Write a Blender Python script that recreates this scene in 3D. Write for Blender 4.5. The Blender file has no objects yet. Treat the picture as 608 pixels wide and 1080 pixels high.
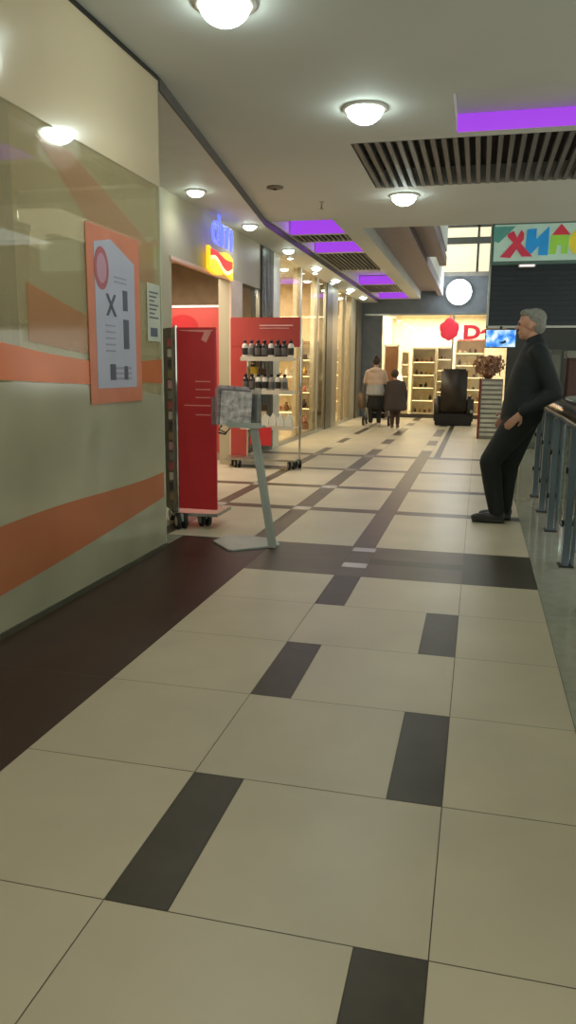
import bpy, bmesh, math, random
from mathutils import Vector, Matrix, Euler
random.seed(11)
PI = math.pi
SC = bpy.context.scene
COL = SC.collection

# ------------------------------------------------------------------ camera
cam_d = bpy.data.cameras.new('camera'); cam = bpy.data.objects.new('camera', cam_d); COL.objects.link(cam)
SC.camera = cam
F_PX = 805.45; YAW, PITCH, ROLL = 0.2406438, -0.1852641, 0.0103699
cam_d.sensor_fit = 'VERTICAL'; cam_d.sensor_height = 24.0; cam_d.lens = F_PX / 1080.0 * 24.0
cam_d.clip_start = 0.05; cam_d.clip_end = 200
cy, sy, cp, sp, cr, sr = math.cos(YAW), math.sin(YAW), math.cos(PITCH), math.sin(PITCH), math.cos(ROLL), math.sin(ROLL)
fwd = Vector((-sy * cp, cy * cp, sp)); rt = Vector((cy, sy, 0)); up = rt.cross(fwd)
r_ = rt * cr + up * sr; u_ = -rt * sr + up * cr
M = Matrix((r_, u_, -fwd)).transposed().to_4x4(); M.translation = Vector((0, 0, 1.2338))
cam.matrix_world = M

# ------------------------------------------------------------------ world, exposure, lights
SC.view_settings.view_transform = 'Standard'; SC.view_settings.look = 'None'
SC.view_settings.exposure = 0.0; SC.view_settings.gamma = 1.0; SC.view_settings.use_curve_mapping = False
W = bpy.data.worlds.new('world'); SC.world = W; W.use_nodes = True
W.node_tree.nodes['Background'].inputs[0].default_value = (0.62, 0.65, 0.59, 1)
W.node_tree.nodes['Background'].inputs[1].default_value = 1.9

def light(kind, loc, power, color, size=0.1, rot=(0, 0, 0), size_y=None, spot=None, blend=0.6):
    l = bpy.data.lights.new('light', kind); l.energy = power; l.color = color
    if kind == 'AREA':
        l.size = size
        if size_y: l.shape = 'RECTANGLE'; l.size_y = size_y
    else: l.shadow_soft_size = size
    if spot: l.spot_size = math.radians(spot); l.spot_blend = blend
    o = bpy.data.objects.new('light', l); COL.objects.link(o); o.location = loc; o.rotation_euler = rot
    return o
COOL = (0.93, 1.0, 0.93); WARM = (1.0, 0.86, 0.70); PURP = (0.42, 0.10, 1.0)
P_MAIN = 20; P_SPOT = 14
MAIN_LAMPS = [(-0.88, 5.72), (-0.87, 8.50), (-1.34, 4.02)]
for x, y in MAIN_LAMPS: light('SPOT', (x, y, 2.90), P_MAIN, COOL, 0.16, spot=160)
SPOT_Y = [7.55, 9.42, 11.4, 13.4, 15.25, 17.05, 18.9]
for y in SPOT_Y: light('SPOT', (-2.83, y, 2.90), P_SPOT, COOL, 0.10, spot=150)
# shop interiors
light('AREA', (-3.9, 8.6, 2.55), 70, (1, .86, .72), 1.2, size_y=2.0)
light('AREA', (-3.55, 13.4, 2.9), 50, WARM, .25, size_y=3.2)
light('AREA', (-4.2, 13.7, 2.9), 130, WARM, .9, size_y=3.2)
light('AREA', (-3.55, 18.2, 2.9), 40, WARM, .25, size_y=2.0)
light('AREA', (-4.2, 18.0, 2.9), 100, WARM, .9, size_y=2.0)
light('AREA', (-1.2, 22.2, 2.74), 150, (1, .91, .76), 2.6, size_y=1.6)
light('AREA', (-1.2, 20.78, 2.74), 90, (1, .91, .76), 2.8, size_y=.25)
light('AREA', (-3.6, 3.6, 2.35), 26, (1, .88, .70), 1.2, size_y=1.8)
light('AREA', (0.3, 14.5, 4.9), 35, (0.85, 0.95, 1.0), 2.5, size_y=3.0)
light('AREA', (2.4, 9.2, 2.9), 8, (0.8, 0.95, 1.0), 1.5, size_y=1.5)

# ------------------------------------------------------------------ materials
def lin(c):
    f = lambda v: v / 12.92 if v <= 0.04045 else ((v + 0.055) / 1.055) ** 2.4
    return tuple(f(v / 255.0) for v in c) + (1.0,)
_m = {}
def mat(name, rgb, rough=0.5, metal=0.0, var=0.10, scale=6.0, spec=0.5, coat=0.0, emis=0.0, bump=0.0, alpha=None, island=0.0, ecol=None, trans=0.0):
    if name in _m: return _m[name]
    m = bpy.data.materials.new(name); m.use_nodes = True; nt = m.node_tree; N = nt.nodes; L = nt.links
    b = N['Principled BSDF']; c = lin(rgb)
    tc = N.new('ShaderNodeTexCoord'); no = N.new('ShaderNodeTexNoise'); no.inputs['Scale'].default_value = scale; no.inputs['Detail'].default_value = 4
    L.new(tc.outputs['Object'], no.inputs['Vector'])
    cr_ = N.new('ShaderNodeValToRGB'); cr_.color_ramp.elements[0].position = 0.3; cr_.color_ramp.elements[1].position = 0.7
    cr_.color_ramp.elements[0].color = tuple(v * (1 - var) for v in c[:3]) + (1,)
    cr_.color_ramp.elements[1].color = tuple(min(1, v * (1 + var)) for v in c[:3]) + (1,)
    L.new(no.outputs['Fac'], cr_.inputs['Fac']); out = cr_.outputs['Color']
    if island:
        g = N.new('ShaderNodeNewGeometry'); mr = N.new('ShaderNodeMapRange'); mr.inputs[3].default_value = 1 - island; mr.inputs[4].default_value = 1 + island
        L.new(g.outputs['Random Per Island'], mr.inputs[0])
        hs = N.new('ShaderNodeHueSaturation'); L.new(mr.outputs[0], hs.inputs['Value']); L.new(out, hs.inputs['Color']); out = hs.outputs['Color']
    L.new(out, b.inputs['Base Color'])
    b.inputs['Roughness'].default_value = rough; b.inputs['Metallic'].default_value = metal
    b.inputs['Specular IOR Level'].default_value = spec; b.inputs['Coat Weight'].default_value = coat
    b.inputs['Coat Roughness'].default_value = 0.05
    if trans: b.inputs['Transmission Weight'].default_value = trans
    if alpha is not None: b.inputs['Alpha'].default_value = alpha
    if emis: b.inputs['Emission Color'].default_value = ecol or c; b.inputs['Emission Strength'].default_value = emis
    if bump:
        bp = N.new('ShaderNodeBump'); bp.inputs['Strength'].default_value = bump; bp.inputs['Distance'].default_value = 0.01
        L.new(no.outputs['Fac'], bp.inputs['Height']); L.new(bp.outputs['Normal'], b.inputs['Normal'])
    _m[name] = m; return m
def glassmat(name, rgb, refl=0.12, rough=0.02, veil=0.0, veilrgb=(150, 150, 130)):
    """clear pane: tinted see-through with a mirror share, and an optional frosted film"""
    if name in _m: return _m[name]
    m = bpy.data.materials.new(name); m.use_nodes = True; nt = m.node_tree; N = nt.nodes; L = nt.links
    for n in list(N):
        if n.type == 'BSDF_PRINCIPLED': N.remove(n)
    out = [n for n in N if n.type == 'OUTPUT_MATERIAL'][0]
    tr = N.new('ShaderNodeBsdfTransparent'); tr.inputs[0].default_value = lin(rgb)
    gl = N.new('ShaderNodeBsdfGlossy'); gl.inputs['Roughness'].default_value = rough; gl.inputs[0].default_value = (1, 1, 1, 1)
    lw = N.new('ShaderNodeLayerWeight'); lw.inputs['Blend'].default_value = 0.35
    ma = N.new('ShaderNodeMath'); ma.operation = 'MULTIPLY_ADD'; ma.inputs[1].default_value = refl * 1.6; ma.inputs[2].default_value = refl * 0.4
    L.new(lw.outputs['Fresnel'], ma.inputs[0])
    last = tr.outputs[0]
    if veil:
        tc = N.new('ShaderNodeTexCoord'); no = N.new('ShaderNodeTexNoise'); no.inputs['Scale'].default_value = 1.3; L.new(tc.outputs['Object'], no.inputs['Vector'])
        mr = N.new('ShaderNodeMapRange'); mr.inputs[1].default_value = .35; mr.inputs[2].default_value = .65; mr.inputs[3].default_value = veil * .85; mr.inputs[4].default_value = min(1, veil * 1.15); L.new(no.outputs['Fac'], mr.inputs[0])
        df = N.new('ShaderNodeBsdfDiffuse'); df.inputs[0].default_value = lin(veilrgb)
        mx = N.new('ShaderNodeMixShader'); L.new(mr.outputs[0], mx.inputs[0]); L.new(tr.outputs[0], mx.inputs[1]); L.new(df.outputs[0], mx.inputs[2]); last = mx.outputs[0]
    m2 = N.new('ShaderNodeMixShader'); L.new(ma.outputs[0], m2.inputs[0]); L.new(last, m2.inputs[1]); L.new(gl.outputs[0], m2.inputs[2])
    L.new(m2.outputs[0], out.inputs['Surface']); _m[name] = m; return m
def lamp(name, rgb, e): return mat(name, rgb, 0.4, emis=e, var=0.02)

TILE = mat('cream_tile', (201, 189, 162), 0.36, spec=.35, var=0.07, scale=2.2, island=0.045, bump=0.02)
DTILE = mat('dark_tile', (72, 65, 50), 0.4, spec=.35, var=0.12, scale=9, island=0.06)
BAND = mat('brown_band', (62, 44, 32), 0.42, spec=.35, var=0.12, scale=5)
XBAND = mat('brown_grey_tile', (96, 86, 72), 0.4, spec=.3, var=0.10, scale=5, island=.04)
XDARK = mat('near_black_tile', (70, 64, 50), 0.4, spec=.3, var=0.10, scale=5)
LINE = mat('taupe_tile', (92, 78, 64), 0.38, spec=.35, var=0.1, scale=6, island=.05)
INSET = mat('pale_inset', (206, 196, 190), 0.25, var=0.04)
GROUT = mat('grout', (110, 104, 86), 0.8)
GRAN = mat('polished_granite', (176, 174, 154), 0.10, var=0.08, scale=14, coat=.5)
CEIL = mat('ceiling_paint', (206, 208, 202), 0.75, var=0.03, scale=1.0)
SOFF = mat('soffit_paint', (212, 214, 206), 0.6, var=0.03)
FASC = mat('fascia_beige', (206, 188, 156), 0.16, var=0.03, scale=1.5, coat=0.9)
WALLB = mat('facade_beige', (176, 168, 140), 0.45, var=0.05, scale=1.2)
WALLG = mat('wall_grey', (120, 118, 108), 0.7, var=0.05)
STEEL = mat('brushed_steel', (170, 170, 160), 0.3, 0.9, var=0.06, scale=20)
CHROME = mat('chrome', (215, 212, 205), 0.12, 1.0, var=0.03)
BLACK = mat('black_plastic', (22, 22, 22), 0.4)
RUBBER = mat('rubber', (34, 32, 30), 0.7)
RED = mat('red_panel', (204, 54, 58), 0.22, var=0.05, coat=.6)
REDM = mat('red_board', (176, 70, 64), 0.35, var=0.04)
WHITE = mat('white_plastic', (225, 222, 212), 0.4, var=0.04)
DARKW = mat('dark_shutter', (27, 42, 50), 0.35, var=0.15, scale=3)
GREEN_GLASS = glassmat('clear_glass', (214, 222, 210), 0.16)

# ------------------------------------------------------------------ mesh helpers
class MB:
    def __init__(s): s.bm = bmesh.new(); s.mi = 0
    def _f(s, vs):
        try:
            f = s.bm.faces.new(vs); f.material_index = s.mi; return f
        except ValueError: return None
    def box(s, x0, x1, y0, y1, z0, z1, bev=0.0):
        g = bmesh.ops.create_cube(s.bm, size=1.0); vs = g['verts']
        for v in vs: v.co = Vector((x0 + (v.co.x + .5) * (x1 - x0), y0 + (v.co.y + .5) * (y1 - y0), z0 + (v.co.z + .5) * (z1 - z0)))
        fs = set(f for v in vs for f in v.link_faces)
        for f in fs: f.material_index = s.mi
        if bev:
            es = list(set(e for v in vs for e in v.link_edges))
            r = bmesh.ops.bevel(s.bm, geom=es, offset=bev, segments=2, affect='EDGES', clamp_overlap=True)
            for f in r['faces']: f.material_index = s.mi
        return s
    def prism(s, pts, axis, a, b):
        """polygon pts (u,v) extruded from a to b along axis: 'x'->(y,z) 'y'->(x,z) 'z'->(x,y)"""
        def P(u, v, w): return {'x': (w, u, v), 'y': (u, w, v), 'z': (u, v, w)}[axis]
        lo = [s.bm.verts.new(P(u, v, a)) for u, v in pts]; hi = [s.bm.verts.new(P(u, v, b)) for u, v in pts]
        n = len(pts); s._f(list(reversed(lo))); s._f(hi)
        for i in range(n): s._f([lo[i], lo[(i + 1) % n], hi[(i + 1) % n], hi[i]])
        return s
    def cyl(s, p0, p1, r0, r1=None, n=16, cap=True):
        r1 = r0 if r1 is None else r1
        p0, p1 = Vector(p0), Vector(p1); d = (p1 - p0)
        q = d.to_track_quat('Z', 'Y'); R1 = []; R2 = []
        for i in range(n):
            a = 2 * PI * i / n; c = Vector((math.cos(a), math.sin(a), 0))
            R1.append(s.bm.verts.new(p0 + q @ (c * r0))); R2.append(s.bm.verts.new(p1 + q @ (c * r1)))
        for i in range(n): s._f([R1[i], R1[(i + 1) % n], R2[(i + 1) % n], R2[i]])
        if cap: s._f(list(reversed(R1))); s._f(R2)
        return s
    def lathe(s, prof, c=(0, 0, 0), n=20):
        rings = []
        for r, z in prof:
            rings.append([s.bm.verts.new((c[0] + r * math.cos(2 * PI * i / n), c[1] + r * math.sin(2 * PI * i / n), c[2] + z)) for i in range(n)])
        for a, b in zip(rings, rings[1:]):
            for i in range(n): s._f([a[i], a[(i + 1) % n], b[(i + 1) % n], b[i]])
        s._f(list(reversed(rings[0]))); s._f(rings[-1]); return s
    def tube(s, pts, r, n=10):
        pts = [Vector(p) for p in pts]; rings = []
        for i, p in enumerate(pts):
            d = (pts[min(i + 1, len(pts) - 1)] - pts[max(i - 1, 0)]).normalized(); q = d.to_track_quat('Z', 'Y')
            rr = r[i] if isinstance(r, (list, tuple)) else r
            rings.append([s.bm.verts.new(p + q @ Vector((math.cos(2 * PI * k / n) * rr, math.sin(2 * PI * k / n) * rr, 0))) for k in range(n)])
        for a, b in zip(rings, rings[1:]):
            best = min(range(n), key=lambda o: sum((a[k].co - b[(k + o) % n].co).length for k in range(0, n, 3)))
            for i in range(n): s._f([a[i], a[(i + 1) % n], b[(i + 1 + best) % n], b[(i + best) % n]])
        s._f(list(reversed(rings[0]))); s._f(rings[-1]); return s
    def ell(s, c, r, rot=None, sub=2):
        g = bmesh.ops.create_icosphere(s.bm, subdivisions=sub, radius=1.0); E_ = rot.to_matrix() if rot else Matrix.Identity(3)
        for v in g['verts']: v.co = Vector(c) + E_ @ Vector((v.co.x * r[0], v.co.y * r[1], v.co.z * r[2]))
        for v in g['verts']:
            for f in v.link_faces: f.material_index = s.mi
        return s
    def cap(s, p0, p1, r0, r1):
        s.ell(p0, (r0,) * 3).ell(p1, (r1,) * 3); return s.cyl(p0, p1, r0 * .985, r1 * .985, 18)
    def chain(s, pts):
        for (a, ra), (b, rb) in zip(pts, pts[1:]): s.cap(a, b, ra, rb)
        return s
    def rot(s, ang, axis='Z', c=(0, 0, 0)):
        bmesh.ops.rotate(s.bm, verts=s.bm.verts, cent=c, matrix=Matrix.Rotation(ang, 3, axis)); return s
    def build(s, name, m, parent=None, smooth=False, loc=None):
        bmesh.ops.recalc_face_normals(s.bm, faces=s.bm.faces)
        me = bpy.data.meshes.new(name); s.bm.to_mesh(me); s.bm.free()
        for k in (m if isinstance(m, (list, tuple)) else [m]): me.materials.append(k)
        if smooth:
            for p in me.polygons: p.use_smooth = True
        o = bpy.data.objects.new(name, me); COL.objects.link(o)
        if parent: o.parent = parent
        if loc: o.location = loc
        return o
    def fused(s, name, m, parent=None, voxel=0.012, sm=6):
        """voxel-fuse the overlapping blobs into one continuous surface"""
        bmesh.ops.recalc_face_normals(s.bm, faces=s.bm.faces)
        me = bpy.data.meshes.new('tmp'); s.bm.to_mesh(me); s.bm.free(); t = bpy.data.objects.new('tmp', me); COL.objects.link(t)
        md = t.modifiers.new('r', 'REMESH'); md.mode = 'VOXEL'; md.voxel_size = voxel
        if sm: k = t.modifiers.new('s', 'SMOOTH'); k.iterations = sm; k.factor = .5
        dg = bpy.context.evaluated_depsgraph_get(); dg.update()
        nm = bpy.data.meshes.new_from_object(t.evaluated_get(dg)); nm.name = name
        bpy.data.objects.remove(t); bpy.data.meshes.remove(me)
        nm.materials.clear(); nm.materials.append(m)
        for p in nm.polygons: p.use_smooth = True
        o = bpy.data.objects.new(name, nm); COL.objects.link(o)
        if parent: o.parent = parent
        return o
def tag(o, label, cat, group=None, kind=None):
    if label: o['label'] = label
    if cat: o['category'] = cat
    if group: o['group'] = group
    if kind: o['kind'] = kind
    return o
def thing(name, label, cat, loc=(0, 0, 0), rz=0, group=None):
    o = bpy.data.objects.new(name, None); COL.objects.link(o); o.location = loc; o.rotation_euler = (0, 0, rz)
    o.empty_display_size = 0.1
    return tag(o, label, cat, group)
def struct(o): o['kind'] = 'structure'; return o
def dup(root, loc, label=None, group=None, rz=None, scale=None):
    r = root.copy(); COL.objects.link(r); r.location = loc
    if label: r['label'] = label
    if group: r['group'] = group
    if rz is not None: r.rotation_euler = (0, 0, rz)
    if scale: r.scale = scale
    for ch in list(root.children):
        c = ch.copy(); COL.objects.link(c); c.parent = r
        for g in list(ch.children):
            d = g.copy(); COL.objects.link(d); d.parent = c
    return r
def text_mesh(txt, size, extrude, outline=0.0, shear=0.0, bold=0.0):
    cu = bpy.data.curves.new('t', 'FONT'); cu.body = txt; cu.size = size; cu.extrude = extrude; cu.shear = shear; cu.align_x = 'CENTER'; cu.resolution_u = 4; cu.offset = bold
    if outline: cu.fill_mode = 'NONE'; cu.bevel_depth = outline; cu.extrude = 0
    t = bpy.data.objects.new('t', cu); COL.objects.link(t); dg = bpy.context.evaluated_depsgraph_get(); dg.update()
    me = bpy.data.meshes.new_from_object(t.evaluated_get(dg)); bpy.data.objects.remove(t)
    return me
def text_obj(name, txt, size, extrude, m, parent, loc, rot, outline=0.0, shear=0.0, sx=1.0, bold=0.0):
    me = text_mesh(txt, size, extrude, outline, shear, bold); me.materials.clear(); me.materials.append(m)
    o = bpy.data.objects.new(name, me); COL.objects.link(o); o.parent = parent; o.location = loc; o.rotation_euler = rot; o.scale = (sx, 1, 1); return o

# ================================================================== SETTING
XW = -2.07          # near glass shop front
XF = -3.10          # left facade further on
YE = 4.86           # end of the near glass
# ---- floor: real tiles on a grout bed
def build_floor():
    b = MB(); mats = [GROUT, TILE, DTILE, BAND, XBAND, XDARK, LINE, INSET, GRAN]
    b.mi = 0; b.box(-6.0, 5.0, -3.0, 26.0, -0.12, -0.0025)
    g = 0.0014
    def t(x0, x1, y0, y1, mi, z=0.0):
        b.mi = mi; vs = [b.bm.verts.new(p) for p in ((x0 + g, y0 + g, z), (x1 - g, y0 + g, z), (x1 - g, y1 - g, z), (x0 + g, y1 - g, z))]; b._f(vs)
    C0, B, BW, AW, A, R = -1.376, -0.794, -0.634, -0.199, -0.039, 0.392
    y0 = 1.453
    for r in range(-7, 5):
        a, c = y0 + r * .6, y0 + (r + 1) * .6
        t(C0, B, a, c, 1)
        if r % 2 == 0: t(B, BW, a, c, 2); t(BW, A, a, c, 1)
        else: t(B, AW, a, c, 1); t(AW, A, a, c, 2)
        t(A, R, a, c, 1)
    # brown band beside the glass front
    for k in range(-2, 5): t(XW - .02 if k < 4 else XW - .9, C0, y0 + (k * 1.2 if k > -3 else 0) - 0.0, min(y0 + (k + 1) * 1.2, 5.25), 3) if y0 + k * 1.2 < 5.2 else None
    # cross band
    e0, e1 = 4.453, 5.25
    xs = [C0, B, BW, A, R]
    for x0, x1 in zip(xs, xs[1:]):
        mm = 4 if x1 < .0 else 5
        t(x0, x1, e0, e0 + .32, mm); t(x0, x1, e0 + .32, e0 + .46, 5 if x0 > -.7 else 4); t(x0, x1, e0 + .46, e1, mm)
    t(B, BW, 4.66, 4.775, 7, 0.0012); t(B, BW, 5.10, 5.215, 7, 0.0012)
    # beyond the band: bays of pale stone framed by taupe strips
    lines = [(6.54, 6.71), (7.86, 8.03), (9.33, 9.50), (10.9, 11.15)]
    ys = [5.25] + [v for p in lines for v in p]
    xcol = [(-3.1, -2.34, 1), (-2.34, -2.22, 6), (-2.22, -1.575, 1), (-1.575, -1.415, 6), (-1.415, -.81, 1), (-.81, -.65, 6), (-.65, A, 1), (A, R, 1)]
    for i in range(0, len(ys) - 1):
        a, c = ys[i], ys[i + 1]
        if i % 2 == 1:
            for x0, x1, k in xcol: t(x0, x1, a, c, 7 if k == 6 and x0 < -1 else (5 if x0 > -.1 else 6))
        else:
            for x0, x1, k in xcol: t(x0, x1, a, c, k)
    y = 11.15
    while y < 22:
        for x0, x1, k in xcol:
            if x1 == A: t(x0, -.58, y, y + .9, 1); t(-.58, -.49, y, y + .9, 2); t(-.49, x1, y, y + .9, 1)
            else: t(x0, x1, y, y + .9, k if k == 1 or (int(y * 2) % 3) else 1)
        y += .9
    # shop floors and the polished border under the balustrade
    y = 5.25
    while y < 22: t(-6, -3.1, y, y + 1.0, 1); y += 1.0
    t(-6, XW - .02, -3, 5.25, 8)
    y = -3.0
    while y < 22: t(R, .80, y, y + 1.0, 8); t(.80, 5, y, y + 1.0, 8); y += 1.0
    return struct(b.build('floor', mats))
build_floor()

# ---- ceiling at 3.03 with openings
ZC = 3.03
def slab(x0, x1, y0, y1, z0=ZC, z1=3.30, m=CEIL): return struct(MB().box(x0, x1, y0, y1, z0, z1).build('ceiling', m))
b = MB()
def rects(x0, x1, y0, y1): b.box(x0, x1, y0, y1, ZC, 3.26)
rects(-4.9, 4.5, -1.2, 5.56); rects(-4.9, -.27, 5.56, 6.55); rects(-.27, 4.5, 6.43, 6.55)
rects(-4.9, -1.12, 6.55, 8.12); rects(-4.9, 4.5, 8.12, 9.66); rects(-1.85, 4.5, 9.66, 10.30)
b.box(3.6, 4.5, 5.56, 8.12, ZC, 3.26)
rects(-4.9, -2.62, 9.66, 20.5); rects(-1.85, -1.58, 10.30, 20.5)
for y0_, y1_ in [(10.62, 10.72), (11.22, 11.3), (12.28, 12.42), (14.48, 14.6), (16.9, 17.04), (18.6, 18.7), (20.2, 20.5)]: b.box(-2.62, -1.85, y0_, y1_, ZC, 3.26)
b.box(-.27, 3.6, 5.56, 6.43, 3.16, 3.26)            # coffer tops
for y0_, y1_ in [(9.66, 10.62), (11.3, 12.28), (14.6, 16.9), (18.7, 20.2)]: b.box(-2.62, -1.85, y0_, y1_, 3.22, 3.30)
struct(b.build('ceiling', CEIL))
TINT = mat('purple_spill_ceiling', (150, 142, 150), .7, var=.04)  # purple light spilling from the coffers is mixed into this paint colour
struct(MB().box(-1.58, -1.02, 10.30, 20.5, 3.22, 3.30).box(-1.02, -.72, 10.30, 14.4, 3.22, 3.30).box(-.80, -.68, 10.30, 14.4, 3.06, 3.22).box(-1.14, -1.02, 10.3, 20.5, 3.10, 3.22).build('ceiling', TINT))
struct(MB().box(-.72, 4.5, 10.2, 22, 5.4, 5.5).box(-1.14, -1.02, 14.4, 20.5, 3.30, 5.4).box(-.80, -.68, 10.3, 14.4, 3.30, 5.4).box(-.8, 4.5, 10.20, 10.30, 3.26, 5.4).build('ceiling', SOFF))
# lowered soffit along the shops
b = MB(); b.prism([(-3.1, YE + .02), (XW, YE + .02), (-2.66, 9.5), (-2.66, 20.5), (-3.1, 20.5)], 'z', 2.955, ZC - .002)
struct(b.build('ceiling', SOFF))
struct(MB().prism([(XW, YE + .02), (XW + .012, YE + .02), (-2.648, 9.5), (-2.648, 20.5), (-2.66, 20.5), (-2.66, 9.5)], 'z', 2.953, ZC - .001).build('trim_15', mat('soffit_side_shade', (84, 80, 74), .6)))  # dark strip paints shade onto the soffit's side face
# dark open grilles
GR = mat('grille_metal', (112, 108, 104), .5, .1, var=.1)
GRB = mat('grille_back', (64, 60, 60), .8)
def grille(n, x0, x1, y0, y1, step, zt=3.20):
    q = MB(); x = x0 + .02
    q.mi = 1; q.box(x0, x1, y0, y1, zt, zt + .06)
    q.mi = 0
    while x < x1 - .02: q.box(x, x + step * .42, y0, y1, ZC - .004, ZC + .05); x += step
    return struct(q.build('trim_%d' % n, [GR, GRB]))
grille(1, -1.12, 3.6, 6.55, 8.12, .088)
for k, (a, c) in enumerate([(10.72, 11.22), (12.42, 14.48), (17.04, 18.6)]): grille(2 + k, -2.62, -1.85, a, c, .07)
# coffer end walls under purple light: glowing panels put in for them
PUR = lamp('purple_wall_glow', (146, 62, 205), 1.0)
def cove(x0, x1, y, z0, z1, label):
    if x1 < 0: light('AREA', ((x0 + x1) / 2, y - .05, (z0 + z1) / 2), 1.0, PURP, .7, size_y=.1, rot=(-PI / 2, 0, 0))
    t = thing('lit_wall_panel', label, 'glow panel', ((x0 + x1) / 2, y, z0), group='glow panels for purple-lit walls in the ceiling coffers')
    w = (x1 - x0) / 2
    MB().box(-w, w, -.012, 0, 0, z1 - z0).build('diffuser', PUR, t)  # this face is the coffer wall made to glow, not a lamp cover
    MB().box(-w, w, 0, .008, 0, z1 - z0).build('housing', WHITE, t)  # plain backing of the glowing panel
cove(-.27, 3.6, 6.42, ZC, 3.158, 'long glow panel for purple-lit wall in the big coffer at upper right, nearest one')
cove(-2.61, -1.86, 10.61, ZC, 3.21, 'glow panel for purple-lit wall at left, in the first coffer past the ceiling edge')
cove(-2.61, -1.86, 12.27, ZC, 3.19, 'glow panel for purple-lit wall second in the left strip, behind the short grille')
cove(-2.61, -1.86, 16.89, ZC, 3.20, 'glow panel for purple-lit wall third in the left strip, above the far shop windows')
cove(-2.61, -1.86, 20.19, ZC, 3.20, 'glow panel for purple-lit wall farthest away, just before the back shop')

# ---- outer shell
struct(MB().box(-5.0, -4.9, -3, 25, 0, 3.26).build('wall_left', mat('shop_back_wall', (206, 190, 160), .6)))

# ---- near shop with glass front (left)
b = MB(); b.box(XW - .10, XW, -3, YE, 2.375, 3.022)
struct(b.build('wall_left', FASC))
struct(MB().box(XW - .03, XW + .012, -3, YE, 3.008, 3.03).build('trim_7', BLACK))  # black strip put in for the dark of the shadow gap
struct(MB().box(XW - .1, XW - .0005, YE, YE + .02, 2.375, 3.028).build('trim_8', mat('fascia_edge', (150, 140, 116), .4)))
# inner side: ceiling, partition
struct(MB().box(-4.9, XW - .1, -3, YE, 2.40, 2.46).build('ceiling', mat('shop_ceiling', (190, 180, 146), .4)))
win = thing('window_1', None, None, (XW, 0, 0)); win['kind'] = 'structure'
MB().box(-.012, 0, -3, YE, 0.03, 2.375).build('glass_pane', glassmat('front_glass', (240, 241, 232), 0.10, 0.02, 0.34, (206, 190, 150)), win)
MB().box(-1.03, -.012, YE - .012, YE, 0.03, 2.375).build('glass_pane', glassmat('end_glass', (240, 241, 232), 0.14, 0.02, 0.22, (150, 146, 122)), win)
MB().box(-.09, -.013, 3.165, 3.225, 0.9, 2.375).box(-.08, -.013, -.3, -.24, 0, 2.375).build('mullion', mat('dark_mullion', (62, 62, 50), .4), win)
MB().box(-.03, .010, -3, YE, 0, 0.03).build('sill', mat('sill_metal', (110, 108, 90), .35, .6), win)
MB().box(-.016, .004, YE - .004, YE + .006, 0.03, 2.375).build('glass_edge', mat('glass_edge', (190, 196, 176), .2), win)
# films on the glass (real foils, each its own height band)
def film(name, pts, m, off):
    q = MB(); q._f([q.bm.verts.new((off, y, z)) for y, z in pts]); return q.build(name, m, win)
frost = glassmat('frosted_film', (236, 238, 226), .10, .14, 0.76, (184, 178, 148))
film('frosted_film', [(-3, .03), (YE - .01, .03), (YE - .01, 1.05), (4.2, 1.12), (3.2, 1.16), (-3, 1.20)], frost, .0006)
ov = glassmat('orange_film', (250, 215, 190), .10, .15, .88, (228, 132, 90))
film('orange_film', [(-3, 1.20), (3.0, 1.175), (3.45, 1.155), (3.86, 1.14), (3.86, 1.265), (3.4, 1.30), (3.0, 1.345), (-3, 1.45)], ov, .0022)
film('orange_film', [(4.52, 1.14), (4.84, 1.13), (4.84, 1.29), (4.52, 1.27)], glassmat('orange_film_thin', (250, 215, 190), .10, .1, .62, (220, 124, 84)), .0022)
lower = glassmat('orange_swoosh', (248, 215, 190), .12, .18, .68, (204, 122, 84))
sw = []
N_ = 24
for i in range(N_ + 1):
    y = 2.2 + (YE - .02 - 2.2) * i / N_; s = i / N_
    sw.append((y, .46 + .05 * math.sin(s * PI * 1.4) + .12 * s ** 2))
lo = []
for i in range(N_ + 1):
    y = 2.2 + (YE - .02 - 2.2) * i / N_; s = i / N_
    lo.append((y, .16 + .13 * s + .07 * s * s))
film('orange_film', [(-3, .1)] + lo + list(reversed(sw)) + [(-3, .5)], lower, .0022)
bro = glassmat('tan_film', (246, 232, 220), .12, .1, .5, (196, 140, 100))
film('tan_film', [(3.28, 1.35), (3.86, 1.30), (3.86, 1.50), (3.28, 1.62)], bro, .0022)
pk = glassmat('rose_film', (250, 240, 232), .10, .1, .28, (206, 160, 130))
film('rose_film', [(3.40, 2.30), (3.75, 2.30), (4.75, 1.98), (4.75, 1.70), (4.45, 1.80), (3.9, 2.0)], pk, .0022)
# inside: partition, cream display wall, counter
MB().box(-2.75, -2.70, 3.30, 3.62, 0, 2.40).build('partition', mat('grey_green_partition', (120, 132, 112), .5), None)
p_ = bpy.data.objects['partition']; p_.name = 'wall_inner'; struct(p_)
t = thing('display_wall', 'cream display wall inside the near shop behind the glass front', 'display wall', (-2.95, 4.15, 0))
MB().box(-.03, .03, -.75, .55, 0, 2.1, .006).build('panel', mat('cream_panel', (216, 196, 156), .5), t)
for z in (1.2, 1.5): MB().box(.03, .16, -.7, .5, z, z + .02).build('shelf', WHITE, t)
MB().box(-.03, .04, -.75, .55, 2.1, 2.14).build('cornice', STEEL, t)
t = thing('service_counter', 'low green-grey counter inside the near shop behind the frosted film', 'counter', (-3.1, 1.9, 0))
MB().box(-.35, .35, -1.3, 1.2, 0, .92, .01).build('body', mat('counter_green', (126, 140, 118), .5), t)
MB().box(-.38, .40, -1.33, 1.23, .92, .96, .006).build('worktop', mat('counter_top', (90, 92, 80), .3), t)
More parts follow.
